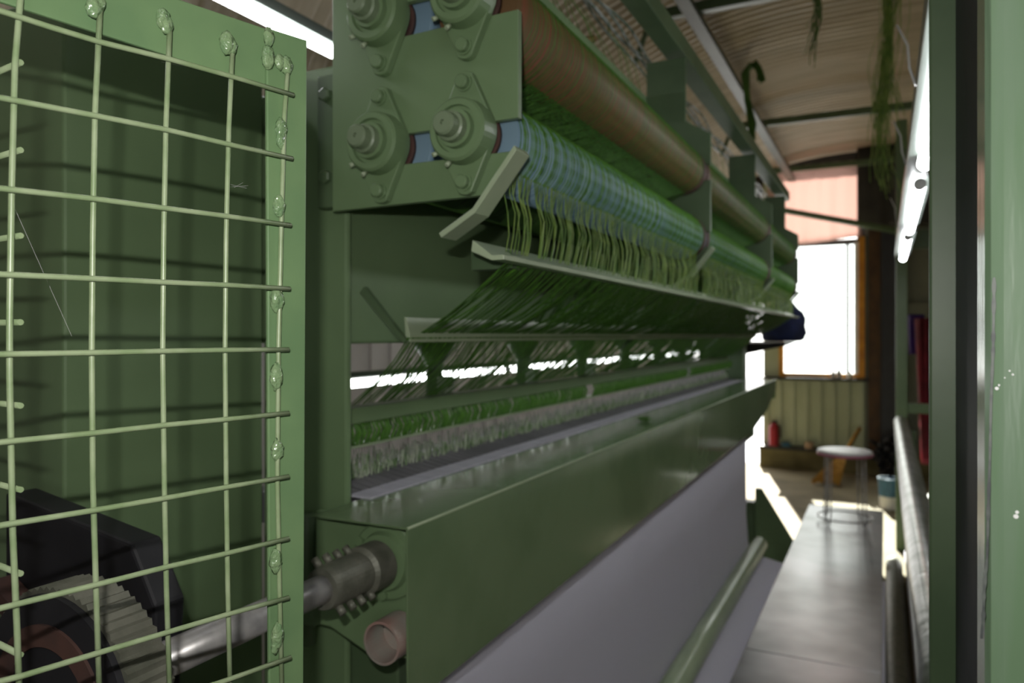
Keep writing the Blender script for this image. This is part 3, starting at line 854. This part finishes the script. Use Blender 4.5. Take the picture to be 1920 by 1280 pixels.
# ------------------------------------------------------------ lamps
def lamp(name,x,z,ya,yb,label,mat=TUBE,r=.014,hx=.03,group=None,house=True,hz=.03):
    t=thing(name,label,'lamp',(x,(ya+yb)/2,z),group)
    MB().cyl((x,ya,z),(x,yb,z),r,20).build('tube', mat, t)
    MB().cyl((x,ya-.018,z),(x,ya-.001,z),r*1.02,16).build('end_cap', WHITEP, t); MB().cyl((x,yb+.001,z),(x,yb+.018,z),r*1.02,16).build('end_cap', WHITEP, t)
    if house:
        m=MB(); m.prism([(x-hx,z+r+.004),(x+hx,z+r+.004),(x+hx*.6,z+r+hz),(x-hx*.6,z+r+hz)],ya-.03,yb+.03); m.build('housing', HOUS, t, bevel=.002)
    return t
lamp('tube_lamp',-1.3,Z(.745),.45,1.545,'lit tube lamp hanging at the upper left above the wire guard',r=.017,hx=.006,hz=.035)
G='tube lamps behind the needle bar'
for k in range(4):
    lamp('tube_lamp',-1.3,Z(-.132),1.35+k*1.22,2.52+k*1.22,['nearest lit tube lamp seen through the gap behind the needle bar','second lit tube lamp from the near end behind the needle bar','third lit tube lamp from the near end behind the needle bar','farthest lit tube lamp behind the needle bar'][k],TUBE_B,r=.012,group=G,hz=.02,hx=.014)
LX=.100
for k,(a,b) in enumerate(((1.25,2.42),(2.75,3.93),(4.2,5.35))):
    lamp('tube_lamp',LX,Z(.486),a,b,['nearest lit tube lamp of the row above right, partly behind the column','middle lit tube lamp of the row above right','farthest lit tube lamp of the row above right'][k],r=.019,hx=.004,group='tube lamps along the right rack',house=False)
m=MB(); m.box(.058,.14,1.1,5.5,Z(.512),Z(.560))
tag(m.build('lamp_channel', HOUS, bevel=.003),'long grey metal channel above the right row of tube lamps','channel')
for i,y in enumerate((1.75,2.55,4.0)):
    m=MB(); m.tube([(.056,y,Z(.515)),(.045,y+.02,Z(.56)),(.042,y+.03,Z(.61)),(.022,y+.04,Z(.66))],.0025,6)
    tag(m.build('lamp_wire', WHITEP),['loop of white wire on the right lamp channel nearest the column','loop of white wire midway along the right lamp channel','loop of white wire at the far end of the right lamp channel'][i],'wire')

# ------------------------------------------------------------ loose yarn hanging from the first roof beam
HANKM = paint('pale_yarn', (160,184,98), .4, c2=(96,138,52), scale=26)
def hank(x,y,z0,L,n,spread,label,mats):
    m=MB()
    for k in range(n):
        l=L*random.uniform(.55,1.0); ox,oy=random.gauss(0,spread),random.gauss(0,spread); pts=[]; ph=random.uniform(0,6)
        tail=max(0,random.gauss(0,1))
        for i in range(14):
            q=i/13; z=z0-l*q
            tw=spread*(.45+.9*abs(q-.35)*1.2)
            pts.append((x+ox*(.5+.8*abs(q-.4))+tw*.8*math.sin(ph+q*9)+.018*math.sin(q*6+x*5), y+oy*.6+tw*.5*math.cos(ph+q*7), z))
        m.tube(pts,random.uniform(.0013,.0022),4,cap=False)
    o=m.build('hanging_yarn', mats); return tag(o,label,'yarn',kind='stuff')
hank(-.33,4.22,Z(1.90),.50,18,.014,'short tuft of green yarn hanging from the nearest roof beam',YARN)
hank(.000,4.20,Z(1.90),1.20,42,.022,'long straggly hank of green yarn hanging from the nearest roof beam on the right',HANKM)
hank(.015,4.18,Z(1.90),1.25,20,.042,'pale yellowish yarn ends trailing beside the long green hank',HANKM)
# twisted yarn over the purlin
m=MB()
for k in range(34):
    ph=random.uniform(0,6.28); r=random.uniform(.005,.032); pts=[]
    base=[(-.985,5.9,1.60),(-.965,5.85,1.70),(-.985,5.75,1.86),(-.97,5.55,2.0),(-.90,5.45,2.03),(-.86,5.45,1.98),(-.85,5.48,1.9)]
    for i,(x,y,z) in enumerate(base):
        pts.append((x+.07+r*math.sin(ph+i*1.1),y+r*math.cos(ph+i*1.1),Z(z-.12)+r*.4*math.sin(ph*2)))
    m.tube(pts,.004,4,cap=False)
tag(m.build('yarn_twist', YARN_D),'thick dark green twist of yarn hooked round the roof purlin','yarn',kind='stuff')

# ============================================================ LIGHT
world = bpy.data.worlds.new('world'); sc.world = world; world.use_nodes = True
bg = world.node_tree.nodes['Background']
bg.inputs['Color'].default_value = (1.0,.985,.95,1); bg.inputs['Strength'].default_value = 3.0
def light(name,kind,loc,energy,**kw):
    l=bpy.data.lights.new(name,kind); l.energy=energy
    for k,v in kw.items(): setattr(l,k,v)
    o=bpy.data.objects.new(name,l); COL.objects.link(o); o.location=loc; return o
s=light('sun','SUN',(0,12,6),22,angle=.01,color=(1,.95,.86))
s.rotation_euler=Vector((.25,-1,-.64)).to_track_quat('-Z','Y').to_euler()
fl=light('camera_flash','AREA',(-.035,-.01,CZ+.085),3.7,shape='RECTANGLE',size=.020,size_y=.006,color=(1,.97,.93))
fl.rotation_euler=(math.radians(88),0,TH)

lamp('tube_lamp',-.25,3.0,-1.3,.3,'added fill light shaped as a tube lamp, unseen under the roof behind the camera',TUBE,r=.016)  # unseen lamp, added to brighten the cover top and the cloth
lamp('tube_lamp',1.25,2.6,1.6,2.8,'added fill light shaped as a tube lamp, unseen high over the right aisle',TUBE,r=.016)  # out-of-view lamp added to lift the ambient light in the aisle
cam=bpy.data.cameras.new('camera'); co=bpy.data.objects.new('camera',cam); COL.objects.link(co)
co.location=(0,0,CZ); co.rotation_euler=(math.pi/2,0,TH)
cam.lens=36*F/1920; cam.sensor_width=36; cam.shift_y=-12/1920; cam.clip_start=.01
cam.dof.use_dof=True; cam.dof.focus_distance=.62; cam.dof.aperture_fstop=6.5
sc.camera=co
sc.view_settings.view_transform='Standard'; sc.view_settings.look='None'; sc.view_settings.gamma=1
sc.view_settings.use_curve_mapping=False; sc.view_settings.exposure=.38
